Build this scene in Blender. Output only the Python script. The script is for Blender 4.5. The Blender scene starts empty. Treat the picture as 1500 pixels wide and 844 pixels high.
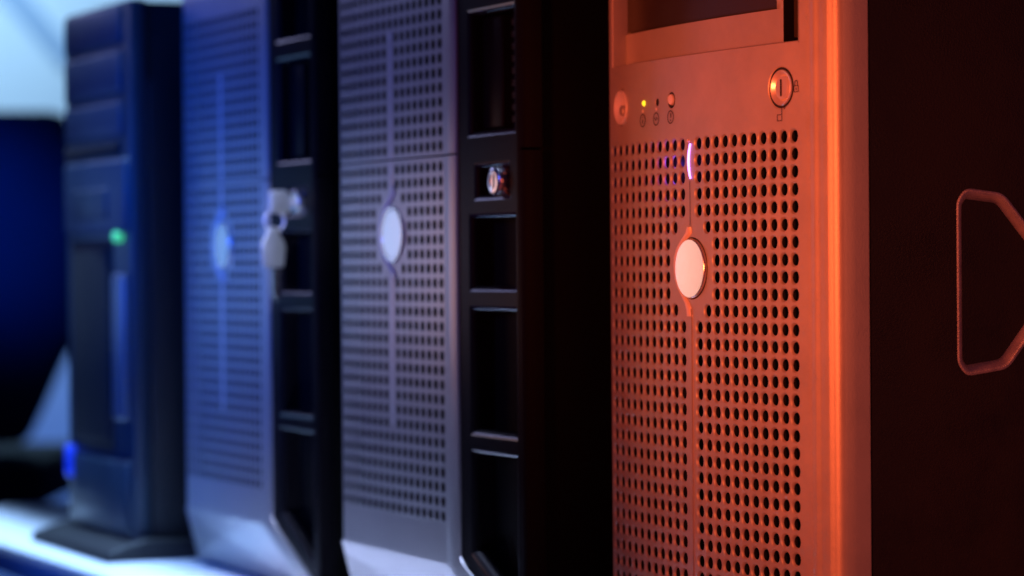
import bpy, bmesh, math, random
from mathutils import Vector, Matrix
random.seed(4)
SC = bpy.context.scene
COL = SC.collection
P = 0.007            # one hole pitch of the perforated bezels, in metres

# ------------------------------------------------------------------ camera
cam = bpy.data.cameras.new('camera'); co = bpy.data.objects.new('camera', cam); COL.objects.link(co)
cam.sensor_width = 36; cam.lens = 97.58; cam.clip_start = .01; cam.clip_end = 60
R_ = Vector((0.43685469, 0.89949696, -0.00794934)); U_ = Vector((-0.00467372, 0.01110676, 0.9999274)); F_ = Vector((-0.89951995, 0.43678582, -0.00905604))
CAM = Vector((145.332, -82.491, 26.0)) * P
co.matrix_world = Matrix(((R_.x, U_.x, -F_.x, CAM.x), (R_.y, U_.y, -F_.y, CAM.y), (R_.z, U_.z, -F_.z, CAM.z), (0, 0, 0, 1)))
cam.dof.use_dof = True; cam.dof.focus_distance = 163 * P; cam.dof.aperture_fstop = 7.3; cam.dof.aperture_blades = 0
SC.camera = co
SC.view_settings.view_transform = 'Standard'; SC.view_settings.look = 'None'; SC.view_settings.exposure = 0; SC.view_settings.gamma = 1

# ------------------------------------------------------------------ room light: faint blue ambience, added coloured lamps standing in for an overlaid gradient
w = bpy.data.worlds.new('World'); SC.world = w; w.use_nodes = True
w.node_tree.nodes['Background'].inputs[0].default_value = (.01, .02, .18, 1)
w.node_tree.nodes['Background'].inputs[1].default_value = .12

def lamp(name, kind, loc, target, energy, color, size=.2, size_y=None, **kw):
    l = bpy.data.lights.new(name, kind); l.energy = energy; l.color = color
    if kind == 'AREA':
        l.shape = 'RECTANGLE'; l.size = size * P; l.size_y = (size_y or size) * P
        if 'spread' in kw: l.spread = math.radians(kw['spread'])
    else:
        l.shadow_soft_size = size * P
        if kind == 'SPOT':
            l.spot_size = math.radians(kw.get('cone', 90)); l.spot_blend = kw.get('blend', 1)
    o = bpy.data.objects.new(name, l); COL.objects.link(o)
    o.location = Vector(loc) * P
    d = (Vector(target) - Vector(loc)).normalized()
    o.rotation_euler = d.to_track_quat('-Z', 'Y').to_euler()
    return o
lamp('red_lamp', 'SPOT', (19, -68, 30), (19, 0, 34), 14.8, (1, .118, .028), size=7, cone=72, blend=1)
lamp('red_side_lamp', 'AREA', (95, 15, 36), (16, 8, 18), .21, (1, .15, .06), size=22, size_y=22, spread=100)
lamp('violet_lamp', 'SPOT', (-34, -75, 45), (-44, -3, 28), 3.8, (.14, .17, 1), size=10, cone=46, blend=1)
lamp('blue_lamp', 'SPOT', (-62, -72, 40), (-86, -3, 28), 15, (0, .09, 1), size=10, cone=58, blend=1)
# area lights added so the satin discs mirror something bright
lamp('warm_disc_fill', 'AREA', (-80, -42, 26), (0, 0, 26), .0095, (1, .48, .34), size=19, size_y=16, spread=60)
lamp('violet_disc_fill', 'AREA', (-117, -42.5, 28), (-36, -4, 28), .0034, (.50, .60, 1), size=10, size_y=14, spread=60)
lamp('blue_disc_fill', 'AREA', (-156, -40, 28), (-75, -3, 28), .012, (.24, .50, 1), size=32, size_y=22, spread=60)
lamp('shelf_lamp', 'AREA', (-122, -9, 75), (-122, -9.4, 0), .66, (.34, .58, 1), size=96, size_y=4, spread=15)
lamp('pale_shelf_fill', 'AREA', (-46, -9.5, 75), (-46, -9.9, 0), .50, (.44, .52, .84), size=56, size_y=4, spread=15)  # added whiter light, brightens shelf and chin by the violet tower
lamp('ledge_fill', 'AREA', (-175, -36, 72), (-45, -4, 20), .05, (.50, .52, 1), size=60, size_y=10, spread=60)  # added to put highlights on the drive bay lips
lamp('low_wall_fill', 'SPOT', (-500, 60, 60), (-640, 130, 5), 60, (.04, .18, 1), size=10, cone=50, blend=1)  # unseen light added to turn the low wall bluer
lamp('key_fill', 'SPOT', (20, -72, 52), (-57.6, -4.6, 29.0), 6, (.72, .80, 1), size=1.5, cone=6.5, blend=.8)  # added narrow beam that brightens the keys
lamp('wall_lamp', 'AREA', (-600, 60, 190), (-760, 150, 120), 8.2, (.36, .66, 1), size=100, size_y=60, spread=90)
lamp('chair_fill', 'SPOT', (-240, -60, 60), (-297, 38, 32), 27, (0, .09, 1), size=6, cone=22, blend=1)  # added for the blue light on the chair back

# ------------------------------------------------------------------ materials
def mat(name, base, rough=.45, metal=0., bump=0., bscale=300., spec=.5, var=0., vscale=20., emit=None, estr=0., coat=0.):
    m = bpy.data.materials.new(name); m.use_nodes = True
    nt = m.node_tree; b = nt.nodes['Principled BSDF']
    b.inputs['Base Color'].default_value = (*base, 1); b.inputs['Roughness'].default_value = rough; b.inputs['Metallic'].default_value = metal
    b.inputs['Specular IOR Level'].default_value = spec
    if coat: b.inputs['Coat Weight'].default_value = coat; b.inputs['Coat Roughness'].default_value = .12
    if emit: b.inputs['Emission Color'].default_value = (*emit, 1); b.inputs['Emission Strength'].default_value = estr
    tc = nt.nodes.new('ShaderNodeTexCoord')
    if bump:
        n = nt.nodes.new('ShaderNodeTexNoise'); n.inputs['Scale'].default_value = bscale; n.inputs['Detail'].default_value = 3
        bp = nt.nodes.new('ShaderNodeBump'); bp.inputs['Strength'].default_value = bump; bp.inputs['Distance'].default_value = .0004
        nt.links.new(tc.outputs['Object'], n.inputs['Vector']); nt.links.new(n.outputs['Fac'], bp.inputs['Height']); nt.links.new(bp.outputs['Normal'], b.inputs['Normal'])
    if var:     # smudges and wear: slow variation of colour and gloss
        n = nt.nodes.new('ShaderNodeTexNoise'); n.inputs['Scale'].default_value = vscale; n.inputs['Detail'].default_value = 6; n.inputs['Roughness'].default_value = .65
        nt.links.new(tc.outputs['Object'], n.inputs['Vector'])
        r = nt.nodes.new('ShaderNodeMapRange'); r.inputs[1].default_value = .3; r.inputs[2].default_value = .7
        r.inputs[3].default_value = 1 - var; r.inputs[4].default_value = 1 + var
        nt.links.new(n.outputs['Fac'], r.inputs[0])
        mx = nt.nodes.new('ShaderNodeVectorMath'); mx.operation = 'SCALE'; mx.inputs[0].default_value = base
        nt.links.new(r.outputs[0], mx.inputs['Scale']); nt.links.new(mx.outputs[0], b.inputs['Base Color'])
        r2 = nt.nodes.new('ShaderNodeMath'); r2.operation = 'MULTIPLY'; r2.inputs[1].default_value = rough
        nt.links.new(r.outputs[0], r2.inputs[0]); nt.links.new(r2.outputs[0], b.inputs['Roughness'])
    return m
M = dict(
    silver=mat('silver paint', (.46, .45, .43), .43, .35, bump=.25, bscale=2600, var=.10, vscale=34),
    silver_far=mat('grey silver paint', (.46, .46, .47), .34, .55, var=.04, vscale=30),
    steel=mat('polished lock steel', (.9, .9, .92), .24, 1.),
    strip=mat('pale strip', (.6, .6, .62), .34, .5),
    lip=mat('pale plastic', (.78, .76, .74), .42, .1),
    chrome=mat('brushed metal', (.8, .79, .78), .32, .55),
    satin=mat('satin metal disc', (.82, .80, .78), .22, .85, bump=.04, bscale=1500, var=.03, vscale=60),
    black=mat('black plastic', (.010, .009, .011), .32, bump=.1, bscale=1500, spec=.03),
    casing=mat('black painted steel', (.018, .016, .016), .5, bump=.35, bscale=1400, var=.25, vscale=25, spec=.3),
    gripedge=mat('lit grip edge', (.48, .45, .43), .38, bump=.4, bscale=1600, metal=.5, var=.25, vscale=120),  # same steel as the casing, light caught by the edge painted in
    gloss=mat('gloss black plastic', (.02, .019, .021), .2, spec=.7),
    casing_dark=mat('matt black steel', (.004, .004, .004), .6, bump=.3, bscale=1400, spec=.12),
    inside=mat('dark interior', (.008, .007, .007), .7),
    foam=mat('interior shroud', (.006, .006, .007), .8, spec=.1),
    door=mat('dark drive door', (.032, .024, .018), .38, bump=.2, bscale=1800, var=.1),
    print=mat('printed marking', (.05, .03, .03), .5),
    navy=mat('dark blue bezel', (.014, .032, .052), .4, var=.15, vscale=15),
    side_steel=mat('grey side steel in blue light', (.035, .11, .34), .5, var=.1),  # grey steel, the blue light on it is put into the colour
    navy_lit=mat('lit dark blue bezel', (.02, .045, .075), .42, var=.1),  # lighter copy of navy, light painted into the colour
    trim=mat('grey trim', (.12, .14, .17), .4, .3),
    shelf=mat('white laminate', (.78, .8, .82), .35, var=.05, vscale=6),
    wall=mat('white wall', (.8, .8, .8), .8, var=.02, vscale=1),
    rail=mat('pale rail', (.36, .44, .56), .6),
    fabric=mat('dark upholstery', (.03, .045, .09), .85, bump=.5, bscale=500, var=.2, vscale=8),
    rubber=mat('black rubber', (.006, .006, .007), .6),
    led_white=mat('violet white light', (1, 1, 1), .3, emit=(.27, .20, 1), estr=4.2),
    led_yellow=mat('yellow green light', (.6, .6, .1), .3, emit=(.85, .62, .02), estr=1.6),
    led_green=mat('green light', (.1, .5, .2), .3, emit=(.06, .62, .22), estr=.8),
    led_blue=mat('blue light', (.05, .1, .6), .3, emit=(.005, .04, 1.), estr=.45),
    keyplastic=mat('pale grey key head', (.88, .92, .9), .3, .3),
)

# ------------------------------------------------------------------ mesh helpers
class MB:
    def __init__(s): s.v = []; s.f = []
    def add(s, pts): n = len(s.v); s.v += [tuple(p) for p in pts]; return list(range(n, n + len(pts)))
    def loop(s, A, B, close=True):
        n = len(A)
        for k in range(n if close else n - 1): s.f.append((A[k], A[(k + 1) % n], B[(k + 1) % n], B[k]))
    def box(s, x0, x1, y0, y1, z0, z1, b=0.):
        if b <= 0:
            a = s.add([(x, y, z) for z in (z0, z1) for x, y in ((x0, y0), (x1, y0), (x1, y1), (x0, y1))])
            s.f += [(a[3], a[2], a[1], a[0]), (a[4], a[5], a[6], a[7])] + [(a[k], a[(k + 1) % 4], a[4 + (k + 1) % 4], a[4 + k]) for k in range(4)]
        else:
            bm = bmesh.new(); bmesh.ops.create_cube(bm, size=1)
            for v in bm.verts: v.co = Vector(((x0 + x1) / 2 + v.co.x * (x1 - x0), (y0 + y1) / 2 + v.co.y * (y1 - y0), (z0 + z1) / 2 + v.co.z * (z1 - z0)))
            bmesh.ops.bevel(bm, geom=bm.edges[:], offset=b, segments=3, profile=.5, affect='EDGES')
            bm.verts.index_update(); a = s.add([v.co for v in bm.verts])
            for f in bm.faces: s.f.append(tuple(a[v.index] for v in f.verts))
            bm.free()
    def prism(s, poly, y0, y1, axis='y', bev=0.):
        # poly: (a, z) pairs; extruded along y (or x)
        def mk(a, z, t): return (a, t, z) if axis == 'y' else (t, a, z)
        bm = bmesh.new(); vs = [bm.verts.new(mk(a, z, y0)) for a, z in poly]; f = bm.faces.new(vs)
        r = bmesh.ops.extrude_face_region(bm, geom=[f])
        for v in [g for g in r['geom'] if isinstance(g, bmesh.types.BMVert)]: v.co = Vector(mk(v.co.x if axis == 'y' else v.co.y, v.co.z, y1))
        if bev: bmesh.ops.bevel(bm, geom=bm.edges[:], offset=bev, segments=3, profile=.5, affect='EDGES')
        bm.verts.index_update(); a = s.add([v.co for v in bm.verts])
        for f in bm.faces: s.f.append(tuple(a[v.index] for v in f.verts))
        bm.free()
    def lathe(s, prof, ci, cz, m, n=40, cap=True):
        # profile (radius, depth) about an axis through (ci, cz) of surface map m
        prev = None
        for r, d in prof:
            ring = s.add([m(ci + r * math.cos(2 * math.pi * k / n), cz + r * math.sin(2 * math.pi * k / n), d) for k in range(n)])
            if prev: s.loop(prev, ring)
            prev = ring
        if cap: s.f.append(tuple(prev))
    def build(s, name, material, parent=None, sharp=32, merge=True):
        me = bpy.data.meshes.new(name); me.from_pydata([tuple(c * P for c in v) for v in s.v], [], s.f)
        bm = bmesh.new(); bm.from_mesh(me)
        bmesh.ops.delete(bm, geom=[v for v in bm.verts if not v.link_faces], context='VERTS')
        if merge: bmesh.ops.remove_doubles(bm, verts=bm.verts[:], dist=P * 1e-3)
        bmesh.ops.recalc_face_normals(bm, faces=bm.faces[:])
        for f in bm.faces: f.smooth = True
        for e in bm.edges:
            if len(e.link_faces) == 2 and e.calc_face_angle(0) > math.radians(sharp): e.smooth = False
        bm.to_mesh(me); bm.free(); me.materials.append(M[material])
        o = bpy.data.objects.new(name, me); COL.objects.link(o)
        if parent: o.parent = parent
        return o
def thing(name, label, cat, loc=(0, 0, 0), rz=0., group=None):
    o = bpy.data.objects.new(name, None); COL.objects.link(o); o.empty_display_size = .02
    o.location = Vector(loc) * P; o.rotation_euler = (0, 0, rz); o['label'] = label; o['category'] = cat
    if group: o['group'] = group
    return o
def structure(o): o['kind'] = 'structure'; return o
def copy_tree(o, parent=None):
    c = o.copy(); COL.objects.link(c); c.parent = parent
    for ch in list(o.children): copy_tree(ch, c)
    return c

def cell(mb, m, rect, center=None, rings=(), step=.25):
    """rectangle of a panel with a round hole; boundary sampled every step so that neighbours meet"""
    x0, x1, z0, z1 = rect; nx = max(1, round((x1 - x0) / step)); nz = max(1, round((z1 - z0) / step))
    if center is None:
        g = [[mb.add([m(x0 + (x1 - x0) * i / nx, z0 + (z1 - z0) * j / nz, 0)])[0] for i in range(nx + 1)] for j in range(nz + 1)]
        for j in range(nz):
            for i in range(nx): mb.f.append((g[j][i], g[j][i + 1], g[j + 1][i + 1], g[j + 1][i]))
        return
    b = [(x0 + (x1 - x0) * i / nx, z0) for i in range(nx)] + [(x1, z0 + (z1 - z0) * j / nz) for j in range(nz)] + \
        [(x1 - (x1 - x0) * i / nx, z1) for i in range(nx)] + [(x0, z1 - (z1 - z0) * j / nz) for j in range(nz)]
    prev = mb.add([m(x, z, 0) for x, z in b]); ang = [math.atan2(z - center[1], x - center[0]) for x, z in b]
    for r, d in rings:
        ring = mb.add([m(center[0] + r * math.cos(a), center[1] + r * math.sin(a), d) for a in ang])
        mb.loop(prev, ring); prev = ring

def ribbon(mb, m, pts, wd, d=-.03, close=False):
    """thin flat printed or raised line along pts on surface m"""
    n = len(pts); L = []; Rr = []
    for k in range(n):
        a = Vector(pts[(k - 1) % n] if (close or k) else pts[0]); c = Vector(pts[(k + 1) % n] if (close or k < n - 1) else pts[-1])
        t = (c - a).normalized(); nn = Vector((-t.y, t.x)); p = Vector(pts[k])
        L.append(p + nn * wd / 2); Rr.append(p - nn * wd / 2)
    A = mb.add([m(p.x, p.y, d) for p in L]); B = mb.add([m(p.x, p.y, d) for p in Rr]); mb.loop(A, B, close)
def circ(cx, cz, r, n=20, a0=0, a1=360): return [(cx + r * math.cos(math.radians(a0 + (a1 - a0) * k / n)), cz + r * math.sin(math.radians(a0 + (a1 - a0) * k / n))) for k in range(n if a1 - a0 == 360 else n + 1)]

# ================================================================== setting
mb = MB(); mb.box(-152, 75, -12, 75, -2.7, 0, .25); s = structure(mb.build('shelf', 'shelf'))
def C(x, y, Z):      # a point of the far background
    return CAM / P + Z * (F_ + R_ * ((x - 750) / 4065.8) + U_ * ((422 - y) / 4065.8))
wm = MB()
c0 = C(40, 100, 900); rr = Vector((R_.x, R_.y, 0)).normalized(); ff = Vector((F_.x, F_.y, 0)).normalized()
def W(a, z, d): return tuple(c0 + rr * a + ff * d + Vector((0, 0, z - c0.z)))
a = wm.add([W(x, z, d) for d in (0, 12) for x, z in ((-260, -110), (330, -110), (330, 240), (-260, 240))])
wm.f += [tuple(a[:4]), tuple(a[4:])]; wm.loop(a[:4], a[4:]); structure(wm.build('back_wall', 'wall'))
# slanted rail fixed to the pale wall
rm = MB()
def onwall(x, y, d): p = C(x, y, 900); q = p - c0; return W(q.dot(rr), p.z, d)
pts = [(-60, -72), (76, 83), (98, 60), (140, 66), (90, 5), (-6, -98)]
pts = [(-90, -106), (90, 99), (121, 92), (-40, -110)]
a = rm.add([onwall(x, y, d) for d in (-2.5, -.02) for x, y in pts]); n = len(pts)
rm.f += [tuple(a[:n]), tuple(a[n:])]; rm.loop(a[:n], a[n:])
o = rm.build('wall_rail', 'rail'); o['label'] = 'pale blue slanted rail crossing the bright wall at top left'; o['category'] = 'rail'

# ------------------------------------------------------------------ office chair, far left behind
ch = thing('office_chair', 'dark blue blurred chair with tall rounded back, far left behind the shelf', 'chair', tuple(C(-180, 900, 450)), math.atan2(rr.y, rr.x))
def px(x, y): # pixel on the chair plane -> local (a, z)
    p = C(x, y, 450) - C(-180, 900, 450); return (p.dot(rr), p.z)
bk = MB(); bk.prism([px(*q) for q in ((-560, 164), (92, 164), (99, 180), (120, 230), (125, 480), (96, 520), (66, 590), (38, 650), (-500, 648), (-545, 560), (-570, 300))], -3.5, 3.5, bev=1.6); bk.build('backrest', 'fabric', ch)
st = MB(); x0, z0 = px(-560, 735); x1, z1 = px(100, 652); st.box(x0, x1, -24, 26, z0, z1 - 1, 2.4); st.build('seat', 'rubber', ch)
pl = MB(); x0, z0 = px(-205, 1500); x1, z1 = px(-150, 730); pl.box(x0, x1, -3, 3, z0, z1, .6); pl.build('post', 'rubber', ch)
ar = MB(); x0, z0 = px(-480, 1540); x1, z1 = px(70, 1490); ar.box(x0, x1, -3, 3, z0, z1, .6); ar.box((x0 + x1) / 2 - 3, (x0 + x1) / 2 + 3, -30, 30, z0, z1 + .2, .6); ar.build('base', 'rubber', ch)

# ================================================================== front server tower
Z1 = 33.05
T1 = thing('server_tower', 'nearest server tower, red lit silver front full of round holes with pale disc', 'server', (0, 0, 0), -.00676, 'server towers in a row')
def bow(i): return .0050667 * i * i - .000026342 * i ** 3
def prof(i):        # bezel section incl. flutes on the right margin
    y = bow(i)
    if i > 12.2: y += .028 * math.sin((i - 12.2) / .95 * 2 * math.pi) * min(1, (i - 12.2) * 2) * max(0, min(1, 14.0 - i))
    return y
def m1(i, z, d=0): return (i, bow(i) + d, Z1 + z)
HO = ((.445, 0), (.41, .025), (.35, .11), (.345, .15))
TOP = 26.0
fb = MB()
cell(fb, m1, (-11.5, 11.5, .5, 1.25)); cell(fb, m1, (-11.5, 11.5, 4.25, 5.25))
cons = [(-11.5, -8.0, (-9.68, 2.72), ((1.24, 0), (1.16, .1), (1.14, .6))), (-8.0, -5.0, (-6.07, 2.78), ((.2, 0), (.17, .05), (.16, .2))),
        (-5.0, -3.25, (-4.18, 2.74), ((.26, 0), (.2, .06), (.19, .5))), (-3.25, -1.0, (-2.27, 2.76), ((.52, 0), (.45, .08), (.43, .5))),
        (-1.0, 8.25, None, ()), (8.25, 11.5, (9.86, 2.8), ((1.25, 0), (1.17, .04), (1.1, .14), (1.08, .7)))]
for x0, x1, c, rg in cons:
    if c and x0 == -11.5: cell(fb, m1, (x0, x1, 1.25, 4.25), c, rg)
    else: cell(fb, m1, (x0, x1, 1.25, 4.25), c, rg)
NR = 30
for j in range(NR):
    for i in range(-11, 12):
        hole = i != 0 and not (5 <= j <= 10 and abs(i) <= 1) and not (6 <= j <= 9 and abs(i) <= 2)
        cell(fb, m1, (i - .5, i + .5, -j - .5, -j + .5), (i, -j) if hole else None, HO)
cell(fb, m1, (-11.5, 11.5, -Z1 + .5, -NR + .5))
# lip of the drive recess: thin bevel, then ledge back to the plate
xs = [-11.5 + .25 * k for k in range(93)]
A = fb.add([m1(x, 5.25) for x in xs]); B = fb.add([m1(x, 5.33) for x in xs]); D = fb.add([m1(x, 5.38, .06) for x in xs]); E_ = fb.add([m1(x, 5.38, 3.4) for x in xs])
fb.loop(A, B, False); fb.loop(B, D, False); fb.loop(D, E_, False)
# left and right margins, swept over the full height
def sweep(mb, path, z0, z1):
    A = mb.add([(x, y, Z1 + z0) for x, y in path]); B = mb.add([(x, y, Z1 + z1) for x, y in path]); mb.loop(A, B, False)
Lp = [(-11.5, bow(-11.5)), (-11.75, bow(-11.75) + .01), (-11.95, bow(-11.9) + .10), (-12.08, bow(-12) + .3), (-12.1, bow(-12) + .8), (-12.1, 3.3)]
Rp = [(11.5, bow(11.5))] + [(11.5 + .1 * k, prof(11.5 + .1 * k)) for k in range(1, 27)]
ex, ey = Rp[-1]
Rp += [(ex + .78 * math.sin(math.radians(t)) * .98, ey + .10 + .62 * (1 - math.cos(math.radians(t)))) for t in (12, 24, 36, 48, 60, 70, 80, 88)]
Rp += [(14.9, Rp[-1][1] + .2), (14.92, 2.2), (14.93, 3.05), (14.8, 3.14), (14.4, 3.16)]
fl = MB(); fm = MB(); sweep(fl, Lp, -Z1 + .5, 5.25); sweep(fm, Rp, -Z1 + .5, 5.25)
# beside the drive recess the margins turn inwards
sweep(fl, [(-11.12, 3.3), (-11.12, bow(-11.12) + .06), (-11.18, bow(-11.18))] + Lp, 5.25, TOP)
sweep(fm, Rp, 5.25, TOP); sweep(fm, [(11.5, bow(11.5)), (11.6, bow(11.6)), (11.65, bow(11.65) + .08), (11.65, 4.0)], 5.25, TOP)
te = MB(); te.box(-12.0, 14.8, 1.0, 3.0, Z1 + TOP, Z1 + TOP + 1.2, .3); te.build('top_edge', 'silver', T1)
fb.build('front_bezel', 'silver', T1, sharp=20); fm.build('bezel_margin', 'silver', T1, sharp=50, merge=False); fl.build('bezel_margin', 'silver', T1, sharp=50, merge=False)
# centre seam, raised by a hair below the disc and a fine groove line above it
sm = MB()
def strip(mb, x0, x1, z0, z1, d, m, th=.05):
    zz = [z0 + (z1 - z0) * k / 4 for k in range(5)]
    for k in range(4):
        a = mb.add([m(x0, zz[k], d + th), m(x0 + .04, zz[k], d), m(x1 - .04, zz[k], d), m(x1, zz[k], d + th)]); b = mb.add([m(x0, zz[k + 1], d + th), m(x0 + .04, zz[k + 1], d), m(x1 - .04, zz[k + 1], d), m(x1, zz[k + 1], d + th)]); mb.loop(a, b, False)
strip(sm, -.22, .22, -32, -9.9, -.07, m1, .08)
sm.build('centre_seam', 'silver', T1)
g = MB(); ribbon(g, m1, [(.05, -2.2), (.05, -4.9)], .05); g.build('seam_line', 'print', T1)
# shroud behind the holes
bx = MB(); cell(bx, lambda i, z, d=0: (i, bow(i) + .62, Z1 + z), (-11.4, 11.6, -Z1 + 1, .75), step=.5); bx.build('inner_shroud', 'foam', T1)
# recessed plate, dark drive door and the deep slot beside it
def mp(i, z, d=0): return (i, bow(i) + 1.0 + d, Z1 + z)
pl = MB()
cell(pl, mp, (-11.15, 8.7, 5.0, 7.45), step=.4); cell(pl, mp, (8.07, 8.7, 7.45, TOP), step=.6)
xs = [-11.15 + 19.22 * k / 40 for k in range(41)]
A = pl.add([mp(x, 7.45) for x in xs]); B = pl.add([mp(x, 7.47, .5) for x in xs]); pl.loop(A, B, False)
pl.build('recess_plate', 'silver', T1)
dd = MB(); cell(dd, lambda i, z, d=0: (i, bow(i) + 1.1 + d, Z1 + z), (-11.15, 7.92, 7.58, 16.4), step=.5); cell(dd, lambda i, z, d=0: (i, bow(i) + 1.1 + d, Z1 + z), (-11.15, 7.92, 16.6, TOP), step=.5)
cell(dd, lambda i, z, d=0: (i, bow(i) + 1.35 + d, Z1 + z), (-11.15, 8.07, 7.3, TOP), step=.8); dd.build('drive_door', 'door', T1)
sl = MB(); sl.box(8.5, 8.72, 1.42, 3.6, Z1 + 5.0, Z1 + TOP); sl.box(8.75, 11.7, 3.6, 4.0, Z1 + 5.0, Z1 + TOP); sl.box(8.8, 11.6, 1.75, 3.6, Z1 + 5.0, Z1 + 5.42); sl.build('slot_liner', 'inside', T1)
lv = MB(); lv.prism([(8.95, Z1 + 5.75), (10.9, Z1 + 5.75), (10.9, Z1 + 7.1), (9.75, Z1 + 6.5), (9.5, Z1 + 7.2), (9.5, Z1 + 24), (8.95, Z1 + 24)], 1.9, 2.3, bev=.06); lv.build('latch_lever', 'door', T1)

# power button: concave dish with a small raised pad
pb = MB(); pb.lathe([(1.12, .28), (1.1, -.02), (1.03, -.12), (.95, -.12), (.78, .0), (.6, .12), (.35, .19), (.0001, .22)], -9.68, 2.72, m1, 48, False)
o = pb.build('power_button', 'lip', T1); q = MB(); q.lathe([(.36, .16), (.34, -.05), (.26, -.12), (.0001, -.14)], -9.5, 2.5, m1, 24, False); q.build('button_pad', 'silver', o)
q = MB(); q.lathe([(.175, .1), (.17, -.04), (.11, -.1), (.0001, -.12)], -6.07, 2.78, m1, 20, False); q.build('status_light', 'led_yellow', T1)
q = MB(); q.lathe([(.235, .035), (.0001, .035)], -4.18, 2.74, m1, 16, False); q.build('status_light', 'inside', T1)
q = MB(); q.lathe([(.34, .45), (.34, .0), (.30, -.07), (.15, -.09), (.0001, -.09)], -2.27, 2.8, m1, 32, False); q.build('reset_button', 'lip', T1)
for cx, cz, r in ((-2.27, 2.76, .6), (-9.68, 2.72, 1.3), (9.86, 2.8, 1.3)):
    q = MB(); q.lathe([(r, .6 if r < 1 else .75), (.0001, .6 if r < 1 else .75)], cx, cz, m1, 16, False); q.build('button_well', 'inside', T1)
# key lock: polished cone round a flat cylinder face with an upright slot
lk = MB(); lk.lathe([(1.02, .7), (1.02, .02), (.98, -.03), (.93, -.02), (.70, .20), (.66, .22)], 9.86, 2.8, m1, 56, False)
lo = lk.build('key_lock', 'chrome', T1)
q = MB(); q.lathe([(.68, .5), (.68, .12), (.64, .08), (.52, .07), (.5, .05), (.0001, .05)], 9.86, 2.8, m1, 48, False); q.build('lock_cylinder', 'chrome', lo)
q = MB(); ribbon(q, m1, [(9.8, 3.28), (9.8, 2.32)], .16, .035); q.build('keyhole', 'inside', lo)
for cx, cz, r0, r1 in ((-2.27, 2.78, .50, .38), (9.86, 2.8, 1.17, 1.04)):
    q = MB(); q.lathe([(r0, .03), (r1, .03)], cx, cz, m1, 40, False); q.build('shadow_gap', 'inside', T1)  # flat dark rings, the shade of the gaps painted in
# printed symbols
q = MB(); cx, cz = -6.24, 1.72; ribbon(q, m1, circ(cx, cz, .38), .07, close=True); ribbon(q, m1, [(cx, cz + .08), (cx, cz - .2)], .09); ribbon(q, m1, [(cx, cz + .24), (cx, cz + .16)], .09); q.build('information_symbol', 'print', T1)
q = MB(); cx, cz = -4.3, 1.72; ribbon(q, m1, circ(cx, cz, .38), .07, close=True); ribbon(q, m1, [(cx - .22, cz + .1), (cx - .05, cz - .1), (cx + .05, cz + .12), (cx + .2, cz - .05)], .07); q.build('activity_symbol', 'print', T1)
q = MB(); cx, cz = -2.34, 1.74; ribbon(q, m1, circ(cx, cz, .38), .07, close=True); ribbon(q, m1, [(cx + .03, cz + .25), (cx + .03, cz - .05)], .1); ribbon(q, m1, [(cx + .03, cz - .14), (cx + .03, cz - .24)], .1); q.build('reset_symbol', 'print', T1)
for cx, cz in ((-6.2, 2.3), (-4.25, 2.33)):
    q = MB(); q.lathe([(.11, .02), (.1, -.05), (.0001, -.08)], cx, cz, m1, 12, False); q.build('moulded_dot', 'lip', T1)
q = MB(); cx, cz = 11.32, 2.7; ribbon(q, m1, [(cx - .2, cz - .22), (cx + .2, cz - .22), (cx + .2, cz + .12), (cx - .2, cz + .12)], .07, close=True); ribbon(q, m1, [(cx - .12, cz + .14)] + circ(cx, cz + .3, .12, 10, 180, 0) + [(cx + .12, cz + .14)], .06); ribbon(q, m1, [(cx, cz - .12), (cx, cz + .02)], .07); q.build('closed_padlock_symbol', 'print', T1)
q = MB(); cx, cz = 9.75, 1.12; ribbon(q, m1, [(cx - .22, cz - .2), (cx + .2, cz - .2), (cx + .2, cz + .14), (cx - .22, cz + .14)], .07, close=True); ribbon(q, m1, [(cx + .2, cz + .14), (cx + .2, cz + .42)], .06); ribbon(q, m1, [(cx + .2, cz + .42)] + circ(cx + .34, cz + .44, .14, 8, 180, 0), .06); q.build('open_padlock_symbol', 'print', T1)
# light bar above the disc
q = MB(); n = 14; pts = [(.06 + .42 * (((k / n) - .5) ** 2 * 4 - 1) * .62 + .10, .02 - 2.1 * k / n) for k in range(n + 1)]
def lens(mb, pts, wmax, m, d):
    n = len(pts) - 1; L = []; Mi = []; Rr = []
    for k, (x, z) in enumerate(pts):
        w_ = wmax * (math.sin(math.pi * min(max(k / n, .03), .97))) ** .6 / 2
        L.append(m(x - w_, z, .02)); Mi.append(m(x, z, d)); Rr.append(m(x + w_, z, .02))
    A = mb.add(L); B = mb.add(Mi); D = mb.add(Rr); mb.loop(A, B, False); mb.loop(B, D, False)
lens(q, pts, .28, m1, -.10); q.build('light_bar', 'led_white', T1)
q = MB(); q.lathe([(.13, .02), (.1, -.1), (.0001, -.14)], -.06, .2, m1, 14, False); q.build('light_dot', 'lip', T1)
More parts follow.
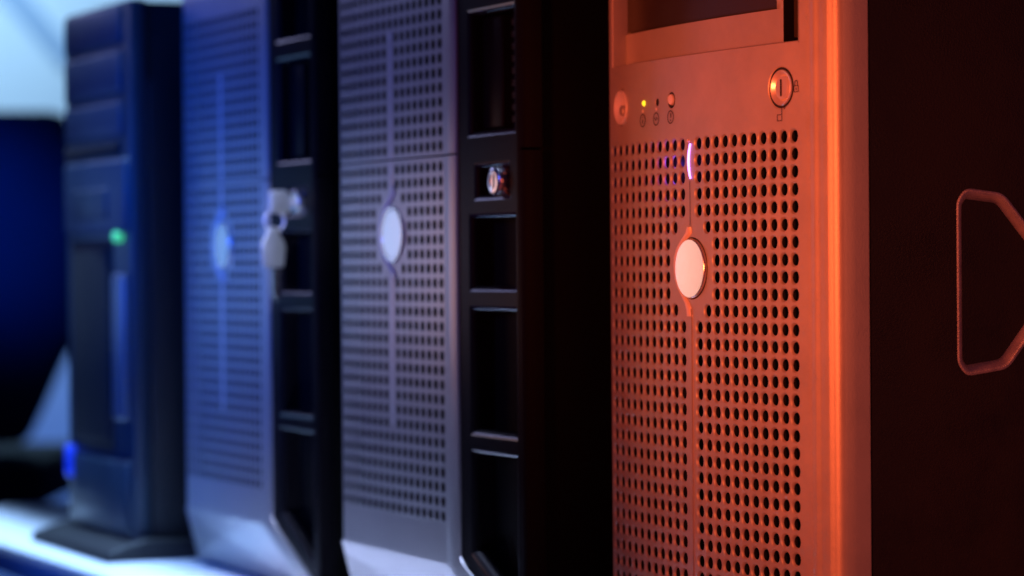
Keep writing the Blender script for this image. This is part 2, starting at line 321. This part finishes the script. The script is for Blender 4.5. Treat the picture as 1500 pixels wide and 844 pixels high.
# disc and the curved frame that flows round its left side
q = MB(); q.lathe([(1.80, .25), (1.80, -.10), (1.775, -.14), (1.74, -.165), (1.70, -.167), (1.66, -.167), (1.0, -.167), (.0001, -.167)], .15, -7.48, m1, 64, False); q.build('round_disc', 'satin', T1)
q = MB(); q.lathe([(1.87, -.012), (1.78, -.012)], .21, -7.46, m1, 64, False); q.build('disc_shadow_gap', 'inside', T1)  # flat dark ring on the face, shade round the disc painted in
outer = [(225, 70), (210, 120), (165, 190), (125, 260), (103, 340), (99, 420), (110, 530), (135, 610), (170, 680), (198, 740), (212, 800), (218, 860)]
inner = [(258, 75), (264, 130), (222, 185), (180, 245), (152, 325), (141, 420), (147, 520), (172, 615), (212, 695), (243, 745), (262, 800), (266, 860)]
def u2i(px_, py_):  # photo measurements of the frame outline -> bezel coordinates (pitches)
    x = 970 + px_ / 6.03; y = 320 + py_ / 6.03
    return (x - 1011.3) / 11.95 + .0, -(y - 211.3) / 24.27
sw = MB(); Lr = []
rows = []
for (a_, b_) in zip(outer, inner):
    ax, az = u2i(*a_); bx_, bz = u2i(*b_); r = []
    for t, d in ((0, .03), (.10, -.06), (.35, -.12), (.6, -.12), (.88, -.08), (1, .0)): r.append(m1(ax + (bx_ - ax) * t, az + (bz - az) * t, d))
    rows.append(sw.add(r))
for k in range(len(rows) - 1): sw.loop(rows[k], rows[k + 1], False)
sw.build('disc_frame', 'lip', T1, sharp=80)
# blue glow of the light bar inside the bezel
l = bpy.data.lights.new('bar_glow', 'POINT'); l.energy = .003; l.color = (.10, .05, 1); l.shadow_soft_size = .0015
lo_ = bpy.data.objects.new('bar_glow', l); COL.objects.link(lo_); lo_.parent = T1; lo_.location = Vector((-2.45, .42, Z1 - 1.2)) * P

# chassis with pressed grip in its side
cs = MB()
X = 14.62
oct_ = [(9.75, -3.0), (12.35, -3.28), (15.4, -6.6), (15.4, -10.1), (12.6, -13.35), (9.75, -13.7), (9.12, -13.0), (9.12, -3.7)]
def pt(v, z, d): return (X + d, v, Z1 + z)
def rnd(poly, r, n=5):
    out = []; N = len(poly)
    for k in range(N):
        p = Vector(poly[k]); a_ = Vector(poly[k - 1]); b_ = Vector(poly[(k + 1) % N]); rr_ = min(r, (a_ - p).length * .42, (b_ - p).length * .42)
        s_ = p + (a_ - p).normalized() * rr_; e_ = p + (b_ - p).normalized() * rr_
        for t in range(n + 1): u = t / n; out.append(tuple((1 - u) ** 2 * s_ + 2 * u * (1 - u) * p + u * u * e_))
    return out
ctr = Vector((12.2, -8.35))
ro = rnd(oct_, .55)
def inset(poly, t):
    N = len(poly); out = []
    for k in range(N):
        a_ = Vector(poly[k - 1]); b_ = Vector(poly[(k + 1) % N]); tt = (b_ - a_).normalized(); nn = Vector((-tt.y, tt.x)); p = Vector(poly[k])
        if nn.dot(ctr - p) < 0: nn = -nn
        out.append(p + nn * t)
    return out
# side sheet: outer rectangle bridged to the grip outline by angle
v0, v1, z0, z1 = 3.35, 72., -Z1 + .6, TOP
ring = ro; N = len(ring)
def rect_hit(p):
    d = (Vector(p) - ctr).normalized(); ts = []
    if d.x > 0: ts.append((v1 - ctr.x) / d.x)
    if d.x < 0: ts.append((v0 - ctr.x) / d.x)
    if d.y > 0: ts.append((z1 - ctr.y) / d.y)
    if d.y < 0: ts.append((z0 - ctr.y) / d.y)
    return ctr + d * min(ts)
far = [rect_hit(p) for p in ring]
A = cs.add([pt(p[0], p[1], 0) for p in far]); B = cs.add([pt(p[0], p[1], 0) for p in ring]); cs.loop(A, B)
for cx_, cz_ in ((v0, z0), (v1, z0), (v1, z1), (v0, z1)):   # fill the corners between hits
    best = None
    for k in range(N):
        a_, b_ = far[k], far[(k + 1) % N]
        if abs(a_.x - b_.x) > .01 and abs(a_.y - b_.y) > .01 and min(a_.x, b_.x) - .02 <= cx_ <= max(a_.x, b_.x) + .02 and min(a_.y, b_.y) - .02 <= cz_ <= max(a_.y, b_.y) + .02: best = k
    if best is not None: q_ = cs.add([pt(cx_, cz_, 0)]); cs.f.append((A[best], A[(best + 1) % N], q_[0]))
e = cs.add([pt(v0, z0, 0), pt(v0, z1, 0), pt(v0, z1, -.35), pt(v0, z0, -.35)]); cs.f.append(tuple(e))
cs.box(-11.9, 14.25, 3.2, 72, .6, Z1 + TOP)
sp = cs.build('side_panel', 'casing', T1)
gr = MB()
prev = None
for t, d in ((0, 0), (.08, .03), (.18, .03), (.36, -.10), (.58, -.36), (.66, -.60), (.68, -.9)):
    r = gr.add([pt(p[0], p[1], d) for p in (inset(ring, t) if t else [Vector(p) for p in ring])])
    if prev: gr.loop(prev, r)
    prev = r
gr.build('grip_rim', 'gripedge', sp, sharp=60)
gi = MB(); r1 = [pt(p[0], p[1], -.9) for p in inset(ring, .68)]; a = gi.add(r1); c_ = gi.add([pt(ctr.x, ctr.y, -.95)]); 
for k in range(len(a)): gi.f.append((a[k], a[(k + 1) % len(a)], c_[0]))
gi.build('grip_pocket', 'casing', sp)

# ================================================================== the two perforated towers with drive bays
def make_bay_tower(loc, label):
    T = thing('server_tower', label, 'server', loc, 0, 'server towers in a row')
    ZB = 32.4; H = 1.0725
    def m(x, z, d=0): return (x, d, ZB + z)
    def nohole(i, z):
        a_ = abs(i - 8)
        if a_ == 0 and -18.3 < z < 9.7: return True
        if a_ <= 1 and -7.4 < z < -1.6: return True
        if a_ <= 2 and -6.4 < z < -2.6: return True
        return False
    HR = ((.375, 0), (.372, .012))
    def panel(rows, ztop, zbot):
        f = MB(); x0 = -8.5 * H; x1 = 8.5 * H; zt = max(rows) + .5; zb = min(rows) - .5
        for z in rows:
            for i in range(17):
                cx = (i - 8) * H; cell(f, m, (cx - H / 2, cx + H / 2, z - .5, z + .5), None if nohole(i, z) else (cx, z), HR, step=.3)
        cell(f, m, (x0, x1, zt, ztop), step=3); cell(f, m, (x0, x1, zbot, zb), step=3)
        # left margin with rounded edge, right rim standing slightly proud
        lp = [(x0, 0), (-9.4, .03), (-9.62, .12), (-9.75, .35), (-9.75, 2.2)]
        rp = [(x1, 0), (9.35, 0), (9.5, -.12), (9.75, -.18), (11.2, -.18), (11.42, -.12), (11.5, .05), (11.5, 2.2)]
        for path in (lp, rp):
            e = MB(); A = e.add([(x, y, ZB + zbot) for x, y in path]); B = e.add([(x, y, ZB + ztop) for x, y in path]); e.loop(A, B, False); e.build('panel_rim', 'silver_far', T, merge=False)
        A = f.add([(-9.7, 1.2, ZB + zbot), (11.45, 1.2, ZB + zbot), (11.45, .02, ZB + zbot), (-9.4, .03, ZB + zbot)]); f.f.append(tuple(A))
        A = f.add([(-9.7, 1.2, ZB + ztop), (11.45, 1.2, ZB + ztop), (11.45, .02, ZB + ztop), (-9.4, .03, ZB + ztop)]); f.f.append(tuple(A))
        return f
    up = panel([1.41 + k for k in range(14)], 16.6, .80); up.build('upper_panel', 'silver_far', T, merge=True)
    lw = panel([-k for k in range(25)], .66, -27.2); lo = lw.build('lower_panel', 'silver_far', T)
    q = MB(); q.box(-9.3, 11.3, 1.3, 2.0, ZB - 27, ZB + 16.5); q.build('inner_shroud', 'inside', T)
    # chin: sloping back below the holes, its right border runs diagonally under the drive column
    f = MB()
    def cy(z): return (-27.2 - z) * .25
    pb = [(-9.75, -27.2), (9.4, -27.2), (18.9, -31.9), (-9.75, -31.9)]
    a = f.add([(x, cy(z), ZB + z) for x, z in pb]); f.f.append(tuple(a))
    a = f.add([(-9.75, 0.02, ZB - 27.2), (-9.75, cy(-31.9), ZB - 31.9), (-9.75, 3, ZB - 31.9), (-9.75, 3, ZB - 27.2)]); f.f.append(tuple(a))
    a = f.add([(-9.75, cy(-31.9), ZB - 31.9), (21.1, cy(-31.9), ZB - 31.9), (21.1, 4, ZB - 31.9), (-9.75, 4, ZB - 31.9)]); f.f.append(tuple(a))
    f.build('chin', 'silver_far', T)
    f = MB(); path = [(9.4, 11.5, -27.2), (9.75, 11.62, -27.4), (10.4, 12.6, -27.75), (14, 16.0, -29.3), (18.9, 20.9, -31.9)]
    path = [((9.4, -27.2), (11.5, -26.5)), ((10.2, -27.6), (12.0, -27.0)), ((14.0, -29.5), (15.6, -28.6)), ((18.9, -31.9), (21.1, -31.1))]
    rws = [f.add([(a_[0], cy(a_[1]), ZB + a_[1]), (a_[0] + .05, -.14, ZB + a_[1] + .02), ((a_[0] + b_[0]) / 2, -.18, ZB + (a_[1] + b_[1]) / 2), (b_[0] - .05, -.12, ZB + b_[1]), (b_[0], .06, ZB + b_[1])]) for a_, b_ in path]
    for k in range(len(rws) - 1): f.loop(rws[k], rws[k + 1], False)
    a = f.add([(9.4, -.14, ZB - 27.2), (11.5, -.12, ZB - 26.5), (11.5, -.12, ZB - 27.2)]); f.f.append(tuple(a))
    f.build('diagonal_rim', 'silver_far', T)
    # drive column
    f = MB(); xl, xr = 11.5, 21.1; bl, br = 13.1, 20.35
    bays = [(16.2, 11.5), (10.25, 1.75), (.0, -2.5), (-3.35, -8.6), (-9.5, -18.2), (-19.05, None)]
    def quad(x0, x1, z0, z1): a = f.add([m(x0, z0), m(x1, z0), m(x1, z1), m(x0, z1)]); f.f.append(tuple(a))
    quad(xl, bl, -26.45, 16.8); quad(br, xr, -31.0, 16.8)
    zs = 16.8
    for zt, zb in bays:
        quad(bl, br, zt, zs)
        if zb is None: break
        zs = zb
    quad(bl, 14.0, -2.5, 0.0); quad(19.5, br, -2.5, 0.0)
    def recess(poly):
        f = MB(); g_ = {0: MB(), 1: MB()}; pg = None
        c = Vector((sum(p[0] for p in poly) / len(poly), sum(p[1] for p in poly) / len(poly))); prev = None
        for t, d in ((0, 0), (.12, .03), (.24, .12), (.34, .28), (.38, .5), (.38, 6.)):
            N_ = len(poly); pp = []
            for k in range(N_):
                p = Vector(poly[k]); e1 = (p - Vector(poly[k - 1])).normalized(); e2 = (Vector(poly[(k + 1) % N_]) - p).normalized()
                n1 = Vector((-e1.y, e1.x)); n2 = Vector((-e2.y, e2.x))
                if n1.dot(c - p) < 0: n1 = -n1
                if n2.dot(c - p) < 0: n2 = -n2
                b_ = (n1 + n2).normalized(); pp.append(p + b_ * (t / max(.3, b_.dot(n1))))
            r = f.add([m(p.x, p.y, d) for p in pp])
            rg = g_[0].add([m(p.x, p.y, d) for p in pp]); g_[1].add([m(p.x, p.y, d) for p in pp])
            if prev:
                for k in range(N_):
                    a_ = Vector(poly[k]); b_ = Vector(poly[(k + 1) % N_]); k2_ = (k + 1) % N_
                    if abs(a_.x - b_.x) > .1 and d < 1: g_[a_.y > c.y].f.append((pg[k], pg[k2_], rg[k2_], rg[k]))
                    else: f.f.append((prev[k], prev[k2_], r[k2_], r[k]))
            prev = r; pg = rg
        f.f.append(tuple(prev)); o = f.build('drive_bay', 'black', T); [x_.build('bay_lip', 'gloss', o) for x_ in g_.values()]
    for zt, zb in bays[:-1]:
        if zt == 0: recess([(14.0, zb), (19.5, zb), (19.5, zt), (14.0, zt)])
        else: recess([(bl, zb), (br, zb), (br, zt), (bl, zt)])
    e0 = [(bl, -26.2), (br, -29.9), (br, -19.05), (bl, -19.05)]; recess(e0)
    a = f.add([m(xl, -26.45), m(bl, -26.45), m(bl, -26.2), m(br, -29.9), m(br, -31.0), m(21.1, -31.0), m(21.1, -31.15)]); f.f.append(tuple(a))
    # outer right side of the bezel
    p_ = [(21.1, 0), (21.35, .08), (21.45, .4), (21.45, 1.4), (21.2, 1.55), (20.9, 1.6)]
    for za, zb in ((-31.9, .62), (.78, 16.8)):
        A = f.add([(x, y, ZB + za) for x, y in p_]); B = f.add([(x, y, ZB + zb) for x, y in p_]); f.loop(A, B, False)
    f.build('drive_column', 'black', T)
    # dark carrier in the tall bay
    q = MB(); q.box(13.6, 16.6, .9, 5.5, ZB + 2.3, ZB + 9.8, .15); q.build('drive_carrier', 'black', T)
    q = MB()
    for k in range(9):
        for j in range(3): q.box(17.2 + j * 1.0, 17.7 + j * 1.0, 1.3, 1.5, ZB + 2.6 + k * .8, ZB + 3.0 + k * .8)
    q.build('vent_dots', 'casing', T)
    # lock barrel standing in its small recess
    def ml(x, z, d=0): return (x, d, ZB + z)
    q = MB(); q.lathe([(.98, 3.5), (.98, -.25), (.93, -.42), (.8, -.5), (.62, -.5), (.58, -.42), (.0001, -.42)], 17.9, -1.3, ml, 40, False)
    o = q.build('key_lock', 'steel', T); k_ = MB(); ribbon(k_, ml, [(17.9, -.85), (17.9, -1.75)], .18, -.44); k_.build('keyhole', 'inside', o)
    # emblem: pointed frame flowing round a dished disc, with a long centre strip
    q = MB(); q.lathe([(2.0, .1), (2.0, -.14), (1.96, -.18), (1.91, -.185), (1.74, -.185), (1.71, -.18), (1.67, -.15), (1.63, -.15), (.5, -.15), (.0001, -.15)], .35, -4.55, m, 56, False); q.build('round_disc', 'satin', T)
    q = MB(); n = 18; rows = []
    for k in range(n + 1):
        t = k / n; ang = math.radians(78 + 204 * t); ex_ = max(0, 1 - t * 5) ** 1.5; ey_ = max(0, t * 5 - 4) ** 1.5
        ox = .3 + 2.65 * math.cos(ang) - .35 * ex_ * 0; oz = -4.5 + 2.55 * math.sin(ang) + 1.0 * ex_ - .8 * ey_
        ix = .35 + 1.98 * math.cos(ang) + .15 * ex_; iz = -4.55 + 1.98 * math.sin(ang) + .9 * ex_ - .7 * ey_
        if t < .2: ox += -.45 * ex_; 
        rows.append(q.add([m(ox + (ix - ox) * s_, oz + (iz - oz) * s_, d) for s_, d in ((0, .02), (.10, -.06), (.3, -.09), (.9, -.09), (1, -.05))]))
    for k in range(n): q.loop(rows[k], rows[k + 1], False)
    q.build('disc_frame', 'lip', T, sharp=80)
    q = MB()
    def strip2(z0, z1, w0, w1, d=-.02):
        a = q.add([m(-w0, z0, .02), m(-w0 * .8, z0, d), m(w0 * .8, z0, d), m(w0, z0, .02)]); b = q.add([m(-w1, z1, .02), m(-w1 * .8, z1, d), m(w1 * .8, z1, d), m(w1, z1, .02)]); q.loop(a, b, False)
    strip2(.66, -2.0, .36, .4); strip2(-7.0, -18.1, .4, .36); q.build('centre_strip', 'strip', T)
    q = MB(); strip2(9.3, .80, .34, .36); q.lathe([(.46, .02), (.42, -.05), (.0001, -.07)], 0, 9.55, m, 20, False); q.build('centre_strip', 'strip', T)
    # body
    q = MB(); q.box(-9.5, 20.95, 1.62, 100, .5, ZB + 16.6, .15); q.build('casing', 'casing_dark', T)
    q = MB(); q.prism([(0.0, ZB + 16.6), (1.62, ZB + 16.6), (1.62, ZB + 21.5), (1.2, ZB + 21.5)], -9.75, 21.4, axis='x', bev=.1); q.build('top_slope', 'silver_far', T)
    q = MB(); q.box(-9, 20.9, 2.5, 100, 0, .55, .1); q.build('foot_rail', 'rubber', T)
    q = MB(); q.box(-9.5, 20.95, 1.62, 100, ZB + 16.65, ZB + 21.5, .15); q.build('top_cover', 'casing_dark', T)
    return T
T2 = make_bay_tower((-36.369, -3.80, .25), 'violet lit tower with black drive bays and bare silver lock, beside the nearest red tower')
T3 = copy_tree(T2)
T3.location = Vector((-75.407, -2.43, -.24)) * P
T3['label'] = 'blue lit perforated tower with keys hanging from its lock, beside the dark leftmost tower'

# ------------------------------------------------------------------ keys in the far tower's lock
kx, kz = -75.407 + 17.9, 32.16 - 1.3; ky = -2.43 - .35
k1 = thing('key', 'metal key with broad grey head turned in the lock of the blue tower', 'key', (kx, ky, kz))
q = MB(); q.box(-.12, .12, -1.1, .1, -.35, .35, .05); q.build('blade', 'chrome', k1)
q = MB(); q.prism(rnd([(-2.2, -.8), (-.75, -.95), (-.5, -.5), (-.5, .5), (-.75, .95), (-2.15, .95)], .35), -.24, .24, axis='x', bev=.08); q.build('head', 'keyplastic', k1)
def torus(c, R, r):
    q = MB(); prev = None; first = None; n = 36
    for k in range(n):
        t = 2 * math.pi * k / n; ring = []
        for j in range(10):
            u = 2 * math.pi * j / 10; a_ = (R + r * math.cos(u)) * math.cos(t); b_ = (R + r * math.cos(u)) * math.sin(t); h = r * math.sin(u)
            ring.append((c[0] + .8 * h + .5 * a_, c[1] + .85 * a_, c[2] + b_))
        ring = q.add(ring)
        if prev: q.loop(prev, ring)
        else: first = ring
        prev = ring
    q.loop(prev, first); return q
o = torus((kx, ky - 1.8, kz - 1.45), .8, .1).build('key_ring', 'chrome'); o['label'] = 'thin round ring joining the two keys on the blue tower'; o['category'] = 'key ring'
k2 = thing('key', 'spare grey headed key hanging down from the ring in front of the blue tower', 'key', (kx, ky - 1.9, kz - 2.1))
q = MB(); q.prism(rnd([(-.85, -3.0), (-1.0, -1.2), (-.55, -.4), (-.35, .2), (.35, .2), (.55, -.4), (1.0, -1.2), (.85, -3.0)], .35), -.22, .22, axis='x', bev=.08); q.build('head', 'keyplastic', k2)
q = MB(); q.prism([(-.1, -3.1), (-.1, -5.2), (.25, -5.6), (.6, -5.2), (.45, -4.7), (.6, -4.3), (.45, -3.9), (.6, -3.1)], -.1, .1, axis='x'); q.build('blade', 'satin', k2)

# ================================================================== leftmost dark tower
T4 = thing('server_tower', 'leftmost dark blurred tower with a green light and flared foot', 'server', (-109.2, -6, 0), 0, 'server towers in a row')
q = MB(); q.box(1.2, 19.4, 1.7, 95, 1.4, 49.4, .3); q.build('casing', 'casing', T4)
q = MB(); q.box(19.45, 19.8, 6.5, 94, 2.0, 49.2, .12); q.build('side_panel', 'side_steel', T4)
fr = MB()
fr.box(0, 19.6, .35, 1.9, 1.6, 49.6, .3)
fr.build('front_frame', 'navy', T4)
q = MB(); q.box(19.3, 19.75, 2.0, 6.4, 2, 42.5, .1); q.build('side_groove', 'rubber', T4)
for z0, z1 in ((45.8, 49.2), (41.3, 45.2), (37.6, 40.7)):
    q = MB(); q.box(.7, 17.6, .0, .6, z0, z1, .22); q.build('bay_cover', 'navy_lit', T4)
q = MB(); q.box(.7, 16.6, .0, .6, 35.9, 37.1, .1); q.build('bay_slot', 'inside', T4)
q = MB(); q.box(.7, 19.2, -.15, .6, 28.9, 35.6, .4); pnl = q.build('console_panel', 'navy_lit', T4)
q = MB(); q.box(4.2, 14.2, -.35, .1, 30.2, 33.0, .2); q.build('console_window', 'navy', pnl)
q = MB(); q.box(1.9, 14.2, .25, .6, 9.2, 28.4, .1); q.box(2.6, 13.6, -.05, .5, 9.8, 27.8, .4); q.build('dark_window', 'inside', T4)
q = MB(); q.box(14.9, 18.3, -.2, .6, 12.2, 25.4, .5); q.build('trim_strip', 'trim', T4)
q = MB(); q.lathe([(.5, .4), (.5, -.3), (.35, -.45), (.0001, -.5)], 16.7, 28.6, lambda x, z, d=0: (x, d, z), 20, False); q.build('status_light', 'led_green', T4)
q = MB(); q.box(.5, 2.2, -.25, .5, 6.2, 9.2, .25); q.build('blue_indicator', 'led_blue', T4)
q = MB(); q.box(2.6, 18.9, -.1, .6, 2.2, 8.6, .3); q.build('lower_cover', 'navy', T4)
q = MB(); q.prism([(-2.9, .02), (24, .02), (24, 1.2), (1.0, 1.9), (-.6, 1.5), (-2.6, .9)], -2.2, 21.2, axis='x', bev=.25)
q.build('flared_foot', 'rubber', T4)
print('built', len(bpy.data.objects))
